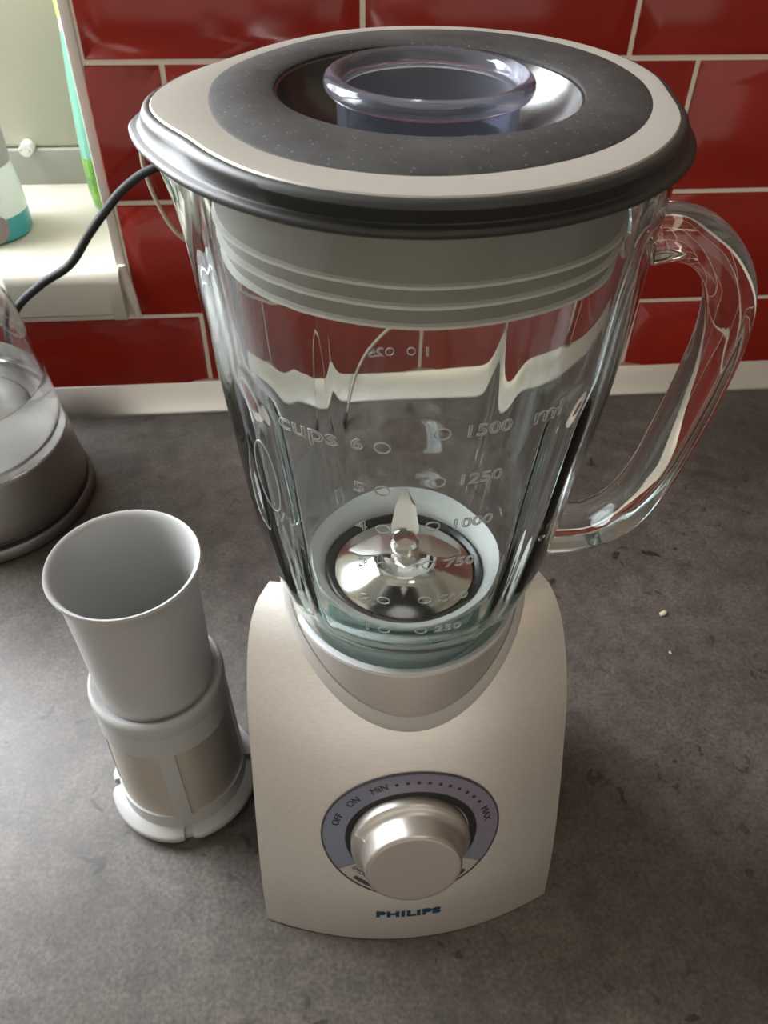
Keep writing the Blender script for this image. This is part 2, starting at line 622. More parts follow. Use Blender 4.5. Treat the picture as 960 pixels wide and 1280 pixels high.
pyd('end_cap', cap_v, [(k, (k + 1) % nc, nc + (k + 1) % nc, nc + k) for k in range(nc)] + [tuple(range(nc)), tuple(range(nc, 2 * nc))], MT['sill'], sill, sharp=40)
# smeared sealant between end cap and tiles
cv = []
for z, xl, xr in ((0.148, -0.1615, -0.1562), (0.138, -0.1622, -0.1545), (0.125, -0.161, -0.1528), (0.112, -0.1585, -0.1518), (0.099, -0.1565, -0.1515)):
    cv += [(xl, 0.002, z), (xl, -0.0045, z), ((xl + xr) / 2, -0.0062, z), (xr, -0.0042, z), (xr, 0.002, z)]
pyd('sealant', cv, grid_faces(5, 5, False) + [tuple(range(5)), tuple(range(20, 25))], MT['trim_white'], sill, sharp=60)
FY = 0.185
box('frame_ledge', -1.6, WX, FY, 0.24, SILL_B, 0.1805, MT['pvc_grey'], win, bevel=0.002)
box('window_frame', -0.40, WX, FY + 0.004, 0.24, 0.1805, 1.30, MT['pvc'], win, bevel=0.004)
box('window_frame', -1.6, -1.40, FY + 0.004, 0.24, 0.1805, 1.30, MT['pvc'], win, bevel=0.004)
box('window_frame', -1.40, -0.40, FY + 0.004, 0.24, 1.18, 1.30, MT['pvc'], win, bevel=0.004)
box('window_frame', -1.40, -0.40, FY + 0.004, 0.24, 0.1805, 0.25, MT['pvc'], win, bevel=0.004)
box('window_pane', -1.41, -0.39, 0.218, 0.222, 0.24, 1.19, MT['kettle_glass'], win)

# ================================================================= BLENDER
AX, AY = 0.0355, -0.412

# ---- base
base = empty('blender_motor_unit', (AX, AY, 0))
tag(base, 'brushed silver blender motor base with round speed knob and blue lettering', 'blender base')
bpy.context.view_layer.update()


def rel(o):          # parent without moving
    o.matrix_parent_inverse = base.matrix_world.inverted()
    return o


# panel side-edge profile (distance in front of the axis, height), half width, bulge
PS = [(-0.0750, 0.0, 0.0768, 0.0165), (-0.0690, 0.04, 0.0765, 0.0165), (-0.0600, 0.08, 0.0757, 0.0165), (-0.0490, 0.12, 0.0745, 0.0170),
      (-0.0370, 0.15, 0.0738, 0.0175), (-0.0205, 0.175, 0.0714, 0.0170), (-0.0085, 0.1858, 0.0672, 0.0120), (0.0, 0.1900, 0.0610, 0.0060)]
pz = [p[1] for p in PS]
sy_ = Spline([(p[1], p[0]) for p in PS]); sw_ = Spline([(p[1], p[2]) for p in PS]); sb_ = Spline([(p[1], p[3]) for p in PS])


def panel_y(x, z):
    u = max(-1.0, min(1.0, x / sw_(z)))
    return sy_(z) - sb_(z) * (1 - u * u)


def panel_pt(x, z, off=0.0):
    """world point on the front panel at lateral x (from the axis) and height z"""
    e = 0.001
    y = panel_y(x, z)
    dx = (panel_y(x + e, z) - panel_y(x - e, z)) / (2 * e)
    dz = (panel_y(x, z + e) - panel_y(x, z - e)) / (2 * e)
    n = Vector((dx, -1, dz)).normalized()
    return Vector((AX + x, AY + y, z)) + n * off


def shell(name, m, inset, sgn, z_lo, zs, nx=41, thick=0.003):
    v = []
    rows = []
    for z in zs:
        w = sw_(z) - inset
        for k in range(nx):
            u = -1 + 2 * k / (nx - 1)
            u = math.sin(u * PI / 2)
            y = sy_(z) - sb_(z) * (1 - u * u) + inset
            v.append((AX + u * w, AY + sgn * y, max(z - inset * 0.6, z_lo)))
    n1 = len(v)
    f = grid_faces(len(zs), nx, False)
    # inner skin
    for z in zs:
        w = sw_(z) - inset - 0.0004
        for k in range(nx):
            u = -1 + 2 * k / (nx - 1)
            u = math.sin(u * PI / 2)
            y = sy_(z) - sb_(z) * (1 - u * u) + inset + thick
            v.append((AX + u * w, AY + sgn * min(y, 0.0), max(z - inset * 0.6 - thick * 0.5, z_lo)))
    f += [tuple(n1 + i for i in q[::-1]) for q in grid_faces(len(zs), nx, False)]
    R = len(zs)
    border = [k for k in range(nx)] + [r * nx + nx - 1 for r in range(1, R)] + [(R - 1) * nx + k for k in range(nx - 2, -1, -1)] + [r * nx for r in range(R - 2, 0, -1)]
    for i in range(len(border)):
        a, b = border[i], border[(i + 1) % len(border)]
        f.append((a, b, n1 + b, n1 + a))
    return rel(pyd(name, v, f, m, base, 30))


ZS = [0.0015 + 0.1885 * (1 - (1 - i / 40) ** 1.3) for i in range(41)]
shell('front_panel', MT['alu'], 0.0, 1, 0.0012, ZS)
shell('rear_shell', MT['alu'], 0.009, -1, 0.0012, ZS)
# dark body between the two shells, a hair wider at the sides
v = []
nb = 64
for z in ZS:
    w = sw_(z) - 0.0006 - 0.012 * smooth01((z - 0.12) / 0.05)
    yy = -sy_(z) - 0.010
    for k in range(nb):
        a = 2 * PI * k / nb
        c, s = math.cos(a), math.sin(a)
        e = 6.0
        v.append((AX + w * math.copysign(abs(c) ** (2 / e), c), AY + (yy + 0.006) * math.copysign(abs(s) ** (2 / e), s), max(z - 0.0015, 0.0)))
f = grid_faces(len(ZS), nb) + [tuple(range(nb))[::-1], tuple(range((len(ZS) - 1) * nb, len(ZS) * nb))]
rel(pyd('body', v, f, MT['black'], base, 40))


def surf_z(x, y):
    """height of the shells at plan position relative to the axis"""
    yy = -abs(y)
    lo, hi = 0.0, 0.19
    if panel_y(x, 0.19) < yy: return 0.19
    for _ in range(30):
        mid = (lo + hi) / 2
        if panel_y(x, mid) < yy: lo = mid
        else: hi = mid
    return lo


# grey ring that follows the shells round the collar
v = []
N = 128
for k in range(N):
    a = 2 * PI * k / N
    c, s = math.cos(a), math.sin(a)
    for r, dz in ((0.0528, -0.012), (0.0528, 0.0012), (0.0545, 0.0014), (0.0556, 0.0010), (0.0561, -0.0005), (0.0561, -0.012)):
        rr = min(max(r, 0.053), 0.0572)
        z = surf_z(rr * c, rr * s)
        v.append((AX + r * c, AY + r * s, z + dz))
f = grid_faces(N, 6, True, True)
rel(pyd('collar_ring', v, f, MT['ring_grey'], base, 40))
# collar
prof = [(0.0480, 0.130), (0.0522, 0.130), (0.0524, 0.1826), (0.0520, 0.1836)]
rel(lathe('collar', prof + [(0.0500, 0.1838), (0.0482, 0.160)], MT['collar'], base, 160, (AX, AY), closed=True))
rel(lathe('collar_lip', [(0.0521, 0.1834), (0.0519, 0.1844), (0.0512, 0.1849), (0.0496, 0.1848), (0.0488, 0.1841), (0.0486, 0.172), (0.0495, 0.172), (0.0500, 0.1834)], MT['collar_lip'], base, 160, (AX, AY), closed=True))
rel(lathe('jar_seat', [(0.0485, 0.174), (0.047, 0.1735), (0.030, 0.165), (0.0, 0.165)], MT['seat_grey'], base, 96, (AX, AY)))

# ---- dial on the front panel
DX, DZ, DR = -0.0010, 0.0848, 0.0432
LEAN = 0.965


def dial_pt(rho, phi, off):
    return panel_pt(DX + rho * math.cos(phi), DZ + rho * math.sin(phi) * LEAN, off)


def dial_sector(name, r0, r1, a0, a1, off0, off1, m, n=72, parent=base, nr=4):
    v = []
    rs = [(r0, -0.0005), (r0, off1)] + [(r0 + (r1 - r0) * k / nr, off1) for k in range(1, nr)] + [(r1, off1), (r1, -0.0005)]
    full = abs(a1 - a0 - 2 * PI) < 1e-6
    nn = n if full else n + 1
    for r, off in rs:
        for j in range(nn):
            a = a0 + (a1 - a0) * j / n
            v.append(dial_pt(r, a, off))
    f = grid_faces(len(rs), nn, full)
    if not full:
        f.append(tuple(k * nn for k in range(len(rs))))
        f.append(tuple(k * nn + nn - 1 for k in range(len(rs))))
    o = pyd(name, v, f, m, parent, 40)
    return rel(o)


R_ = math.radians
dial_sector('dial_rim', DR - 0.0008, DR, 0, 2 * PI, 0, 0.0008, MT['dial_rim'], 120)
plate = dial_sector('dial_plate', 0.0318, DR - 0.0007, R_(-36), R_(213), 0, 0.0006, MT['dial'], 110)
seg = dial_sector('dial_segment', 0.0318, DR - 0.0007, R_(213.4), R_(323.6), 0, 0.0005, MT['dial_silver'], 60)
dial_sector('dial_groove', 0.0280, 0.0319, 0, 2 * PI, 0, 0.0003, MT['black'], 110)


def arc_text(body, phi, rho, size, parent, m=MT['ink'], offs=0.0, sx=1.0):
    def fn(x, y, z):
        a = phi - x / rho
        return dial_pt(rho + y, a, 0.0006 + 0.00015 + z)
    o = text_on('lettering', body, size, fn, m, parent, sx=sx, extrude=0.0001, offset=offs)
    return o


for body, ph in (('OFF', 160), ('ON', 137), ('MIN', 114)):
    rel(arc_text(body, R_(ph), 0.0372, 0.0049, base))
rel(arc_text('MAX', R_(14), 0.0372, 0.0049, base))
for k in range(10):
    ph = R_(101 - k * 7.9)
    v = [dial_pt(0.0372 + 0.0009 * math.cos(t), ph + 0.0009 / 0.0372 * math.sin(t), 0.00075) for t in [2 * PI * i / 12 for i in range(12)]]
    rel(pyd('dial_dot', v, [tuple(range(12))], MT['ink'], base, smooth=False))


def arc_text_low(body, phi, rho, size, parent):
    def fn(x, y, z):
        a = phi + x / rho
        return dial_pt(rho - y, a, 0.0006 + z)
    return text_on('lettering', body, size, fn, MT['ink'], parent, extrude=0.00008)


rel(arc_text_low('SMOO', R_(224), 0.0348, 0.0036, base))
for a0, a1 in ((225, 243), (297, 313)):
    dial_sector('button_bar', 0.0385, 0.0402, R_(a0), R_(a1), 0, 0.0011, MT['dial_rim'], 14)

# knob: base flange with pointer, drum and flat face; axis along the panel normal
kc = panel_pt(DX - 0.0008, DZ, 0.0)
kn = (panel_pt(DX - 0.0008, DZ, 0.01) - kc).normalized()
e1 = Vector((1, 0, 0)); e1 = (e1 - kn * e1.dot(kn)).normalized()
e2 = kn.cross(e1)


def knob_lathe(name, prof, m, parent, n=96, cap=False):
    v = []
    for r, h in prof:
        for j in range(n):
            a = 2 * PI * j / n
            v.append(kc + kn * h + e1 * r * math.cos(a) + e2 * r * math.sin(a))
    f = grid_faces(len(prof), n)
    if cap:
        f.append(tuple(range((len(prof) - 1) * n, len(prof) * n)))
    return rel(pyd(name, v, f, m, parent, 40))


knob = knob_lathe('knob', [(0.0285, -0.001), (0.0285, 0.0035), (0.0279, 0.0045), (0.0265, 0.0052), (0.0248, 0.0062), (0.0240, 0.0075), (0.0236, 0.0095), (0.0228, 0.0160), (0.0224, 0.0170), (0.0218, 0.0174)], MT['knob'], base)
kf = knob_lathe('knob_face', [(0.0221, 0.0172), (0.0215, 0.0176), (0.020, 0.01765), (0.010, 0.0178), (0.0005, 0.0178)], MT['knob_face'], base, cap=True)
pa = R_(158)
d = e1 * math.cos(pa) + e2 * math.sin(pa)
pm = e1 * -math.sin(pa) + e2 * math.cos(pa)
v = []
for (r, h) in ((0.0285, 0.0030), (0.0285, 0.0050), (0.0262, 0.0062), (0.0236, 0.0082), (0.0236, 0.0040)):
    for s in (-0.0005, 0.0005):
        v.append(kc + d * r + kn * h + pm * s)
rel(pyd('pointer', v, grid_faces(5, 2, False) + [(0, 2, 4, 6, 8), (1, 3, 5, 7, 9)], MT['knob'], base, smooth=False))

# name on the panel
rel(text_on('name_lettering', 'PHILIPS', 0.0068, lambda x, y, z: panel_pt(-0.0019 + x, 0.0258 + y * 0.97, 0.0002 + z), MT['blue_ink'], base, sx=1.42, extrude=0.0001, offset=0.00034, spacing=1.10))
# feet
for sx in (-1, 1):
    for sy in (-1, 1):
        rel(lathe('foot', [(0.0, 0.0), (0.008, 0.0), (0.0085, 0.002), (0.0085, 0.004)], MT['rubber'], base, 20, (AX + sx * 0.05, AY + sy * 0.055)))

# ---- glass jar
jar = empty('blender_jar', (AX, AY, 0.174))
tag(jar, 'clear ribbed glass blender jar with loop handle and raised volume scale', 'blender jar')
bpy.context.view_layer.update()


def relj(o, par=None):
    o.matrix_parent_inverse = (par or jar).matrix_world.inverted()
    return o


PLATE = [(-169.3, .0770), (-161.7, .0765), (-149, .0748), (-138.9, .0762), (-124.3, .0789), (-111.4, .0799), (-96.9, .0799), (-76.7, .0777), (-62.9, .0757), (-42, .0726),
         (-25, .0707), (-8, .0690), (9.8, .0713), (27.9, .0734), (48.1, .0748), (76.6, .0733), (101, .0704), (133, .0652), (152.4, .0656), (173.2, .0724), (-177.5, .0757)]
plate_r = Spline(PLATE, 360)
FLANGE = [(-176.9, .0836), (-166.7, .0829), (-152.1, .0814), (-130.0, .0819), (-113.4, .0828), (-98.6, .0822), (-83.6, .0806), (-68.6, .0790), (-51.8, .0779), (-29.7, .0768), (-10.4, .0757),
          (9.8, .0762), (27.9, .0782), (48.1, .0796), (76.6, .0781), (101, .0752), (133, .0702), (152.4, .0712), (170, .0790)]
flange_r = Spline(FLANGE, 360)


def deg(a):
    d_ = math.degrees(a)
    while d_ > 180: d_ -= 360
    while d_ <= -180: d_ += 360
    return d_


JZ = [0.1745, 0.180, 0.188, 0.195, 0.205, 0.22, 0.24, 0.26, 0.29, 0.31, 0.34, 0.36, 0.375, 0.386]
JO = [0.0455, 0.0465, 0.0475, 0.0505, 0.0555, 0.0595, 0.0625, 0.0650, 0.0673, 0.0688, 0.0706, 0.0716, 0.0724, 0.0730]
JI = [0.0385, 0.0385, 0.0390, 0.0410, 0.0460, 0.0515, 0.0557, 0.0585, 0.0609, 0.0626, 0.0646, 0.0658, 0.0668, 0.0676]
jo_, ji_ = Spline(list(zip(JZ, JO))), Spline(list(zip(JZ, JI)))
RIBS = [-140, -55, 39, 124]


def rib(a, z, inner=0.0):
    dd = deg(a)
    s = 0.0
    for r in RIBS:
        q = abs((dd - r + 180) % 360 - 180)
        if q < 16:
            s += smooth01((8.6 - q) / 6.6) if r < 0 else inner * math.exp(-(q / 4.5) ** 2)
    top = smooth01((0.330 - z) / 0.018)
    bot = smooth01((z - 0.186) / 0.02)
    return s * top * bot


def shape_k(z):
    return smooth01((z - 0.26) / 0.11)


def spout(a, z):
    q = abs((deg(a) - 174 + 180) % 360 - 180)
    return math.exp(-(q / 15.0) ** 2) * smooth01((z - 0.352) / 0.03)


def jar_out(a, z):
    k = shape_k(z)
    off = (flange_r(deg(a)) - 0.0062 - 0.0720)
    q = abs((deg(a) - 174 + 180) % 360 - 180)
    off -= 0.006 * math.exp(-(q / 22.0) ** 2)
    return jo_(z) + 0.0026 * smooth01((z - 0.25) / 0.08) * (0.5 + 0.5 * math.cos(a)) ** 2 + k * max(-0.002, min(0.004, off)) - 0.0013 * rib(a, z) + 0.0085 * spout(a, z)


def jar_in(a, z):
    k = shape_k(z)
    off = (flange_r(deg(a)) - 0.0062 - 0.0720)
    q = abs((deg(a) - 174 + 180) % 360 - 180)
    off -= 0.006 * math.exp(-(q / 22.0) ** 2)
    return ji_(z) + 0.0026 * smooth01((z - 0.25) / 0.08) * (0.5 + 0.5 * math.cos(a)) ** 2 + k * max(-0.002, min(0.004, off)) - 0.0013 * rib(a, z, 1.5) + 0.0075 * spout(a, z)


NT = 288
zo = [0.1745 + (0.3858 - 0.1745) * i / 84 for i in range(85)]
v = []
rows = 0
for z in zo:
    for k in range(NT):
        a = 2 * PI * k / NT
        r = jar_out(a, z)
        v.append((AX + r * math.cos(a), AY + r * math.sin(a), z))
    rows += 1
for t in (0.3, 0.7):           # rounded rim
    for k in range(NT):
        a = 2 * PI * k / NT
        r = jar_out(a, 0.3858) * (1 - t) + jar_in(a, 0.3858) * t
        v.append((AX + r * math.cos(a), AY + r * math.sin(a), 0.3870))
    rows += 1
for z in zo[::-1]:
    for k in range(NT):
        a = 2 * PI * k / NT
        r = jar_in(a, z)
        v.append((AX + r * math.cos(a), AY + r * math.sin(a), z))
    rows += 1
relj(pyd('glass_body', v, grid_faces(rows, NT, True, True), MT['glass'], jar, 60))

# handle
HA = R_(-8)
hu = Vector((math.cos(HA), math.sin(HA), 0))
hs = Vector((-math.sin(HA), math.cos(HA), 0))
HP = [(0.0725, .3535), (0.079, .3545), (0.087, .3535), (0.0945, .349), (0.101, .341), (0.1045, .331), (0.1055, .318), (0.1045, .303), (0.1025, .287), (0.099, .267), (0.0955, .252),
      (0.0905, .2395), (0.083, .2305), (0.074, .2255), (0.0592, .2235)]
path = [Vector((AX, AY, 0)) + hu * p.x + Vector((0, 0, 1)) * p.y for p in catmull([(a, b, 0) for a, b in HP], 5)]
sc = [1.0] * len(path)
for i in range(len(path)):
    t = i / (len(path) - 1)
    sc[i] = 1.0 + 0.06 * smooth01((0.10 - t) / 0.10) + 0.12 * smooth01((t - 0.88) / 0.12)
relj(sweep('handle', path, super_sec(0.0112, 0.0078, 32, 2.7), MT['handle_glass'], jar, side=hs, sharp=60, scales=sc))


# raised lettering on the jar
def jar_map(ang, z):
    zslope = (jo_(z + 0.004) - jo_(z - 0.004)) / 0.008
    def fn(x, y, zz):
        r0 = jo_(z)
        a = R_(ang) + x / r0
        z1 = z + y / math.sqrt(1 + zslope ** 2)
        r = jar_out(a, z1) + 0.0001 + zz
        return Vector((AX + r * math.cos(a), AY + r * math.sin(a), z1))
    return fn


def jar_text(body, ang, z, size, align='CENTER', sx=1.25):
    relj(text_on('scale_number', body, size, jar_map(ang, z), MT['mark_glass'], jar, sx=sx, outline=0.0002, align=align))


def jar_ring(ang, z, rx, ry, name='scale_ring', th=0.00028):
    fn = jar_map(ang, z)
    pts = [fn(rx * math.cos(2 * PI * k / 20), ry * math.sin(2 * PI * k / 20), 0.0) for k in range(20)]
    v = []
    axis = Vector((AX, AY, z))
    for k, p in enumerate(pts):
        t = (pts[(k + 1) % 20] - pts[k - 1]).normalized()
        n = (p - axis); n.z = 0; n.normalize()
        b = t.cross(n).normalized()
        for j in range(6):
            q = 2 * PI * j / 6
            v.append(p + n * th * math.cos(q) + b * th * math.sin(q))
    relj(pyd(name, v, grid_faces(20, 6, True, True), MT['mark_glass'], jar, 60))


LEFT = [('6', .3195), ('5', .3013), ('4', .2830), ('3', .2637), ('2', .2435), ('1', .2235)]
RIGHT = [('1500', .3255), ('1250', .3060), ('1000', .2855), ('750', .2655), ('500', .2448), ('250', .2240)]
for t, z in LEFT:
    jar_text(t, -110.3, z, 0.0062)
    jar_ring(-104.3, z, 0.0022, 0.0020)
for t, z in RIGHT:
    jar_text(t, -86.3 , z, 0.0062, 'LEFT', 1.15)
    jar_ring(-91.0, z, 0.0022, 0.0020)
jar_text('cups', -123, .3195, 0.0088)
jar_text('ml', -64.5, .3255, 0.0088)
for t, ang, z in (('50', 98, .300), ('25', 98, .268), ('1.5', 76, .300), ('1', 76, .268)):
    jar_text(t, ang, z, 0.0062)
for ang in (92, 83):
    for z in (.300, .268):
        jar_ring(ang, z, 0.002, 0.0018)
jar_ring(-143, .2855, 0.0048, 0.0165, 'oval_mark')

# blade unit at the bottom of the jar
blade = empty('blade_unit', (AX, AY, 0.18))
blade.parent = jar
blade.matrix_parent_inverse = jar.matrix_world.inverted()
bpy.context.view_layer.update()


def relb(o):
    o.matrix_parent_inverse = blade.matrix_world.inverted()
    return o


relb(lathe('seat_ring', [(0.0383, 0.176), (0.0383, 0.1925), (0.0400, 0.1975), (0.0445, 0.2035), (0.0440, 0.2050), (0.0400, 0.2015), (0.0385, 0.2000), (0.0375, 0.1960), (0.0375, 0.176)], MT['white'], blade, 96, (AX, AY), sharp=40, closed=True))
relb(lathe('seat_seal', [(0.0374, 0.1945), (0.0370, 0.1962), (0.0355, 0.1968), (0.0335, 0.1955), (0.0330, 0.1930), (0.0325, 0.180), (0.0374, 0.180)], MT['seal'], blade, 96, (AX, AY), sharp=40, closed=True))
relb(lathe('blade_seat', [(0.0329, 0.1900), (0.0329, 0.1938), (0.0322, 0.1952), (0.029, 0.1956), (0.0235, 0.1975), (0.0165, 0.2005), (0.0135, 0.2020), (0.0125, 0.2035),
                          (0.0115, 0.2085), (0.0100, 0.2105), (0.0065, 0.2110), (0.0062, 0.2150), (0.0050, 0.2165), (0.0, 0.2170)], MT['steel'], blade, 96, (AX, AY), sharp=30))


def blade_mesh(ang, tilt, length, width, tip_up):
    """flat sharpened blade arm bent up or down"""
    a = R_(ang)
    u = Vector((math.cos(a), math.sin(a), 0))
    s = Vector((-math.sin(a), math.cos(a), 0))
    v = []
    pts = [(0.0, 0.0, width * 0.5), (length * 0.38, 0.0, width * 0.55), (length * 0.5, tip_up * 0.15, width * 0.6), (length * 0.78, tip_up * 0.7, width * 0.42), (length, tip_up, width * 0.06)]
    for (l, h, w) in pts:
        p = Vector((AX, AY, 0.2125)) + u * l + Vector((0, 0, h))
        nrm = Vector((0, 0, 1)) - u * (0.5 if h else 0)
        for q, t in ((-w, 0.0), (-w * 0.7, 0.0006), (w, 0.0006), (w, -0.0006), (-w * 0.7, -0.0006)):
            v.append(p + s * q + nrm.normalized() * t)
    return relb(pyd('blade', v, grid_faces(5, 5, True) + [tuple(range(5)), tuple(range(20, 25))], MT['blade_steel'], blade, 25))


blade_mesh(84, 0, 0.017, 0.0105, 0.0150)
blade_mesh(264, 0, 0.022, 0.011, 0.008)
blade_mesh(174, 0, 0.025, 0.011, -0.005)
blade_mesh(354, 0, 0.025, 0.011, -0.005)

# ---- lid
lid = empty('jar_lid', (AX, AY, 0.386))
tag(lid, 'black rubber jar lid with silver top plate and pouring corner', 'lid')
bpy.context.view_layer.update()


def rell(o):
    o.matrix_parent_inverse = lid.matrix_world.inverted()
    return o


LZ = 0.394
HOLE_X, HOLE_Y = 0.0009, 0.0
ANN = [(-167.4, .0618), (-140.6, .0664), (-129.6, .0681), (-114.5, .0689), (-96.8, .0686), (-71.2, .0656), (-40.6, .0634), (-18.3, .0630), (7.9, .0646), (29.8, .0671), (57.8, .0690), (80.8, .0672),
       (101.6, .0648), (121.1, .0618), (137.9, .0597), (165.9, .0604)]
ann_r = Spline(ANN, 360)
NL = 256


def polar_rings(name, rings, m, closed=False, sharp=35, parent=lid, relf=rell):
    """rings: list of (radius function of angle, z)"""
    v = []
    for fn, z in rings:
        for k in range(NL):
            a = 2 * PI * k / NL
            x, y = fn(a)
            v.append((AX + x, AY + y, z))
    return relf(pyd(name, v, grid_faces(len(rings), NL, True, closed), m, parent, sharp))


def rp(spl, off=0.0):
    return lambda a: ((spl(deg(a)) + off) * math.cos(a), (spl(deg(a)) + off) * math.sin(a))


def rc(r):
    return lambda a: (HOLE_X + r * math.cos(a), HOLE_Y + r * math.sin(a))


def mixr(f1, f2, t):
    return lambda a: tuple(p * (1 - t) + q * t for p, q in zip(f1(a), f2(a)))


pl, fl, an = rp(plate_r), rp(flange_r), rp(ann_r)
# black rubber rim with rolled shoulder, wall and flange
polar_rings('rubber_rim', [(rp(plate_r, -0.004), LZ - 0.004), (rp(plate_r, -0.0005), LZ - 0.0002), (rp(plate_r, 0.0010), LZ - 0.0002), (rp(plate_r, 0.0021), LZ - 0.0008), (rp(plate_r, 0.0026), LZ - 0.0018),
                           (mixr(rp(plate_r, 0.0025), rp(flange_r, -0.0026), 0.25), LZ - 0.0026), (mixr(rp(plate_r, 0.0025), rp(flange_r, -0.0026), 0.9), LZ - 0.0058), (rp(flange_r, -0.0020), LZ - 0.0063), (rp(flange_r, -0.0007), LZ - 0.0064), (rp(flange_r, 0.0), LZ - 0.0070), (rp(flange_r, 0.0), LZ - 0.0080),
                           (rp(flange_r, -0.0008), LZ - 0.0088), (rp(flange_r, -0.006), LZ - 0.0084), (rp(flange_r, -0.009), LZ - 0.0066)], MT['rubber'], True, 60)
# silver plate
polar_rings('silver_plate', [(rp(plate_r, -0.004), LZ - 0.003), (rp(plate_r, 0.0), LZ - 0.0008), (rp(plate_r, 0.0), LZ - 0.0002), (rp(plate_r, -0.0004), LZ + 0.0002), (rp(ann_r, 0.0004), LZ + 0.0003), (rp(ann_r, -0.0006), LZ + 0.0001), (rp(ann_r, -0.001), LZ - 0.003)], MT['lid_plate'], True, 40)
# black dusty ring
polar_rings('black_ring', [(rp(ann_r, -0.002), LZ - 0.003), (an, LZ - 0.0004), (rp(ann_r, -0.0001), LZ + 0.0002), (rp(ann_r, -0.0008), LZ + 0.0005), (mixr(an, rc(0.0440), 0.5), LZ + 0.0012), (rc(0.0450), LZ + 0.0010), (rc(0.0440), LZ + 0.0004), (rc(0.0438), LZ - 0.0010), (rc(0.0440), LZ - 0.004)], MT['dusty'], True, 50)
# bowl-shaped recess
polar_rings('recess', [(rc(0.0455), LZ - 0.004), (rc(0.0441), LZ - 0.0002), (rc(0.0432), LZ - 0.0006), (rc(0.0424), LZ - 0.0030), (rc(0.0400), LZ - 0.0070), (rc(0.0350), LZ - 0.0115), (rc(0.0300), LZ - 0.0140), (rc(0.0282), LZ - 0.0160), (rc(0.0276), LZ - 0.034), (rc(0.0295), LZ - 0.034), (rc(0.0310), LZ - 0.018)], MT['recess'], True, 40)
# silicone skirt inside the glass with three sealing ridges
def sk(off):
    return lambda a: ((jar_in(a, 0.372) - 0.0022 - 0.006 * spout(a, 0.386) + off) * math.cos(a), (jar_in(a, 0.372) - 0.0022 - 0.006 * spout(a, 0.386) + off) * math.sin(a))
skirt = polar_rings('skirt', [(sk(0.0), LZ - 0.0075), (sk(-0.0015), 0.376), (sk(-0.0032), 0.362), (sk(-0.0038), 0.3555), (sk(-0.0075), 0.3555), (sk(-0.006), 0.3865)], MT['skirt'], True, 40)
for z, o_ in ((0.3675, -0.0016), (0.3618, -0.0022), (0.3560, -0.0028)):
    polar_rings('skirt_ridge', [(sk(o_ - 0.0016), z + 0.0012), (sk(o_ + 0.0002), z + 0.0005), (sk(o_ + 0.0004), z - 0.0002), (sk(o_ - 0.0016), z - 0.0010)], MT['skirt_edge'], True, 50, skirt,
                lambda o: (setattr(o, 'matrix_parent_inverse', skirt.matrix_world.inverted()), o)[1])

# ---- measuring cup in the lid opening
cup = empty('measuring_cup', (AX + HOLE_X, AY, 0.358))
tag(cup, 'blue-tinted transparent measuring cup set in the lid opening', 'measuring cup')
bpy.context.view_layer.update()


def relc(o):
    o.matrix_parent_inverse = cup.matrix_world.inverted()
    return o


cz, R0, r0 = 0.3955, 0.0274, 0.0028
ring = [(R0 + r0 * math.cos(t), cz + r0 * 0.95 * math.sin(t)) for t in [R_(-70 + 230 * k / 16) for k in range(17)]]
prof = [(0.0, 0.3600), (0.0240, 0.3600), (0.0258, 0.3615), (0.0262, 0.3640), (0.0266, cz - 0.0030)] + ring + [(0.0245, cz - 0.002), (0.0243, cz - 0.004), (0.0240, 0.3640), (0.0230, 0.3625), (0.0, 0.3622)]
relc(lathe('cup_body', prof, MT['cup'], cup, 128, (AX + HOLE_X, AY), sharp=50))
relc(text_on('cup_mark', '50', 0.0042, lambda x, y, z: Vector((AX + HOLE_X + (0.0268 + z) * math.cos(R_(-72) + x / 0.0268), AY + (0.0268 + z) * math.sin(R_(-72) + x / 0.0268), 0.3872 + y)), MT['mark_glass'], cup, outline=0.00016))

# ================================================================= FILTER INSERT
FX, FYY = -0.0915, -0.3995
flt = empty('filter_insert', (FX, FYY, 0))
tag(flt, 'light grey plastic blender filter with flared top and steel mesh windows', 'filter')
bpy.context.view_layer.update()


def relf(o, par=None):
    o.matrix_parent_inverse = (par or flt).matrix_world.inverted()
    return o


fc = (FX, FYY)
relf(lathe('cup_tube', [(0.0292, 0.104), (0.0296, 0.115), (0.0304, 0.150), (0.0314, 0.180), (0.0324, 0.1875), (0.0340, 0.1915), (0.0347, 0.1930), (0.0350, 0.1942), (0.0346, 0.1952), (0.0336, 0.1951),
                        (0.0320, 0.1928), (0.0308, 0.1880), (0.0300, 0.180), (0.0289, 0.150), (0.0280, 0.110), (0.0270, 0.1075), (0.0, 0.107)], MT['filter'], flt, 96, fc, sharp=50))
relf(lathe('shoulder', [(0.0288, 0.1090), (0.0300, 0.1095), (0.0315, 0.1118), (0.0332, 0.1125), (0.0345, 0.1115), (0.0350, 0.1090), (0.0350, 0.1040), (0.0345, 0.1000), (0.0335, 0.097), (0.0300, 0.097)], MT['filter'], flt, 96, fc, sharp=50, closed=True))
# frame of the mesh body: top band, bottom band, four posts
def frame_r(z):
    return interp(z, (0.012, 0.100), (0.0368, 0.0345))


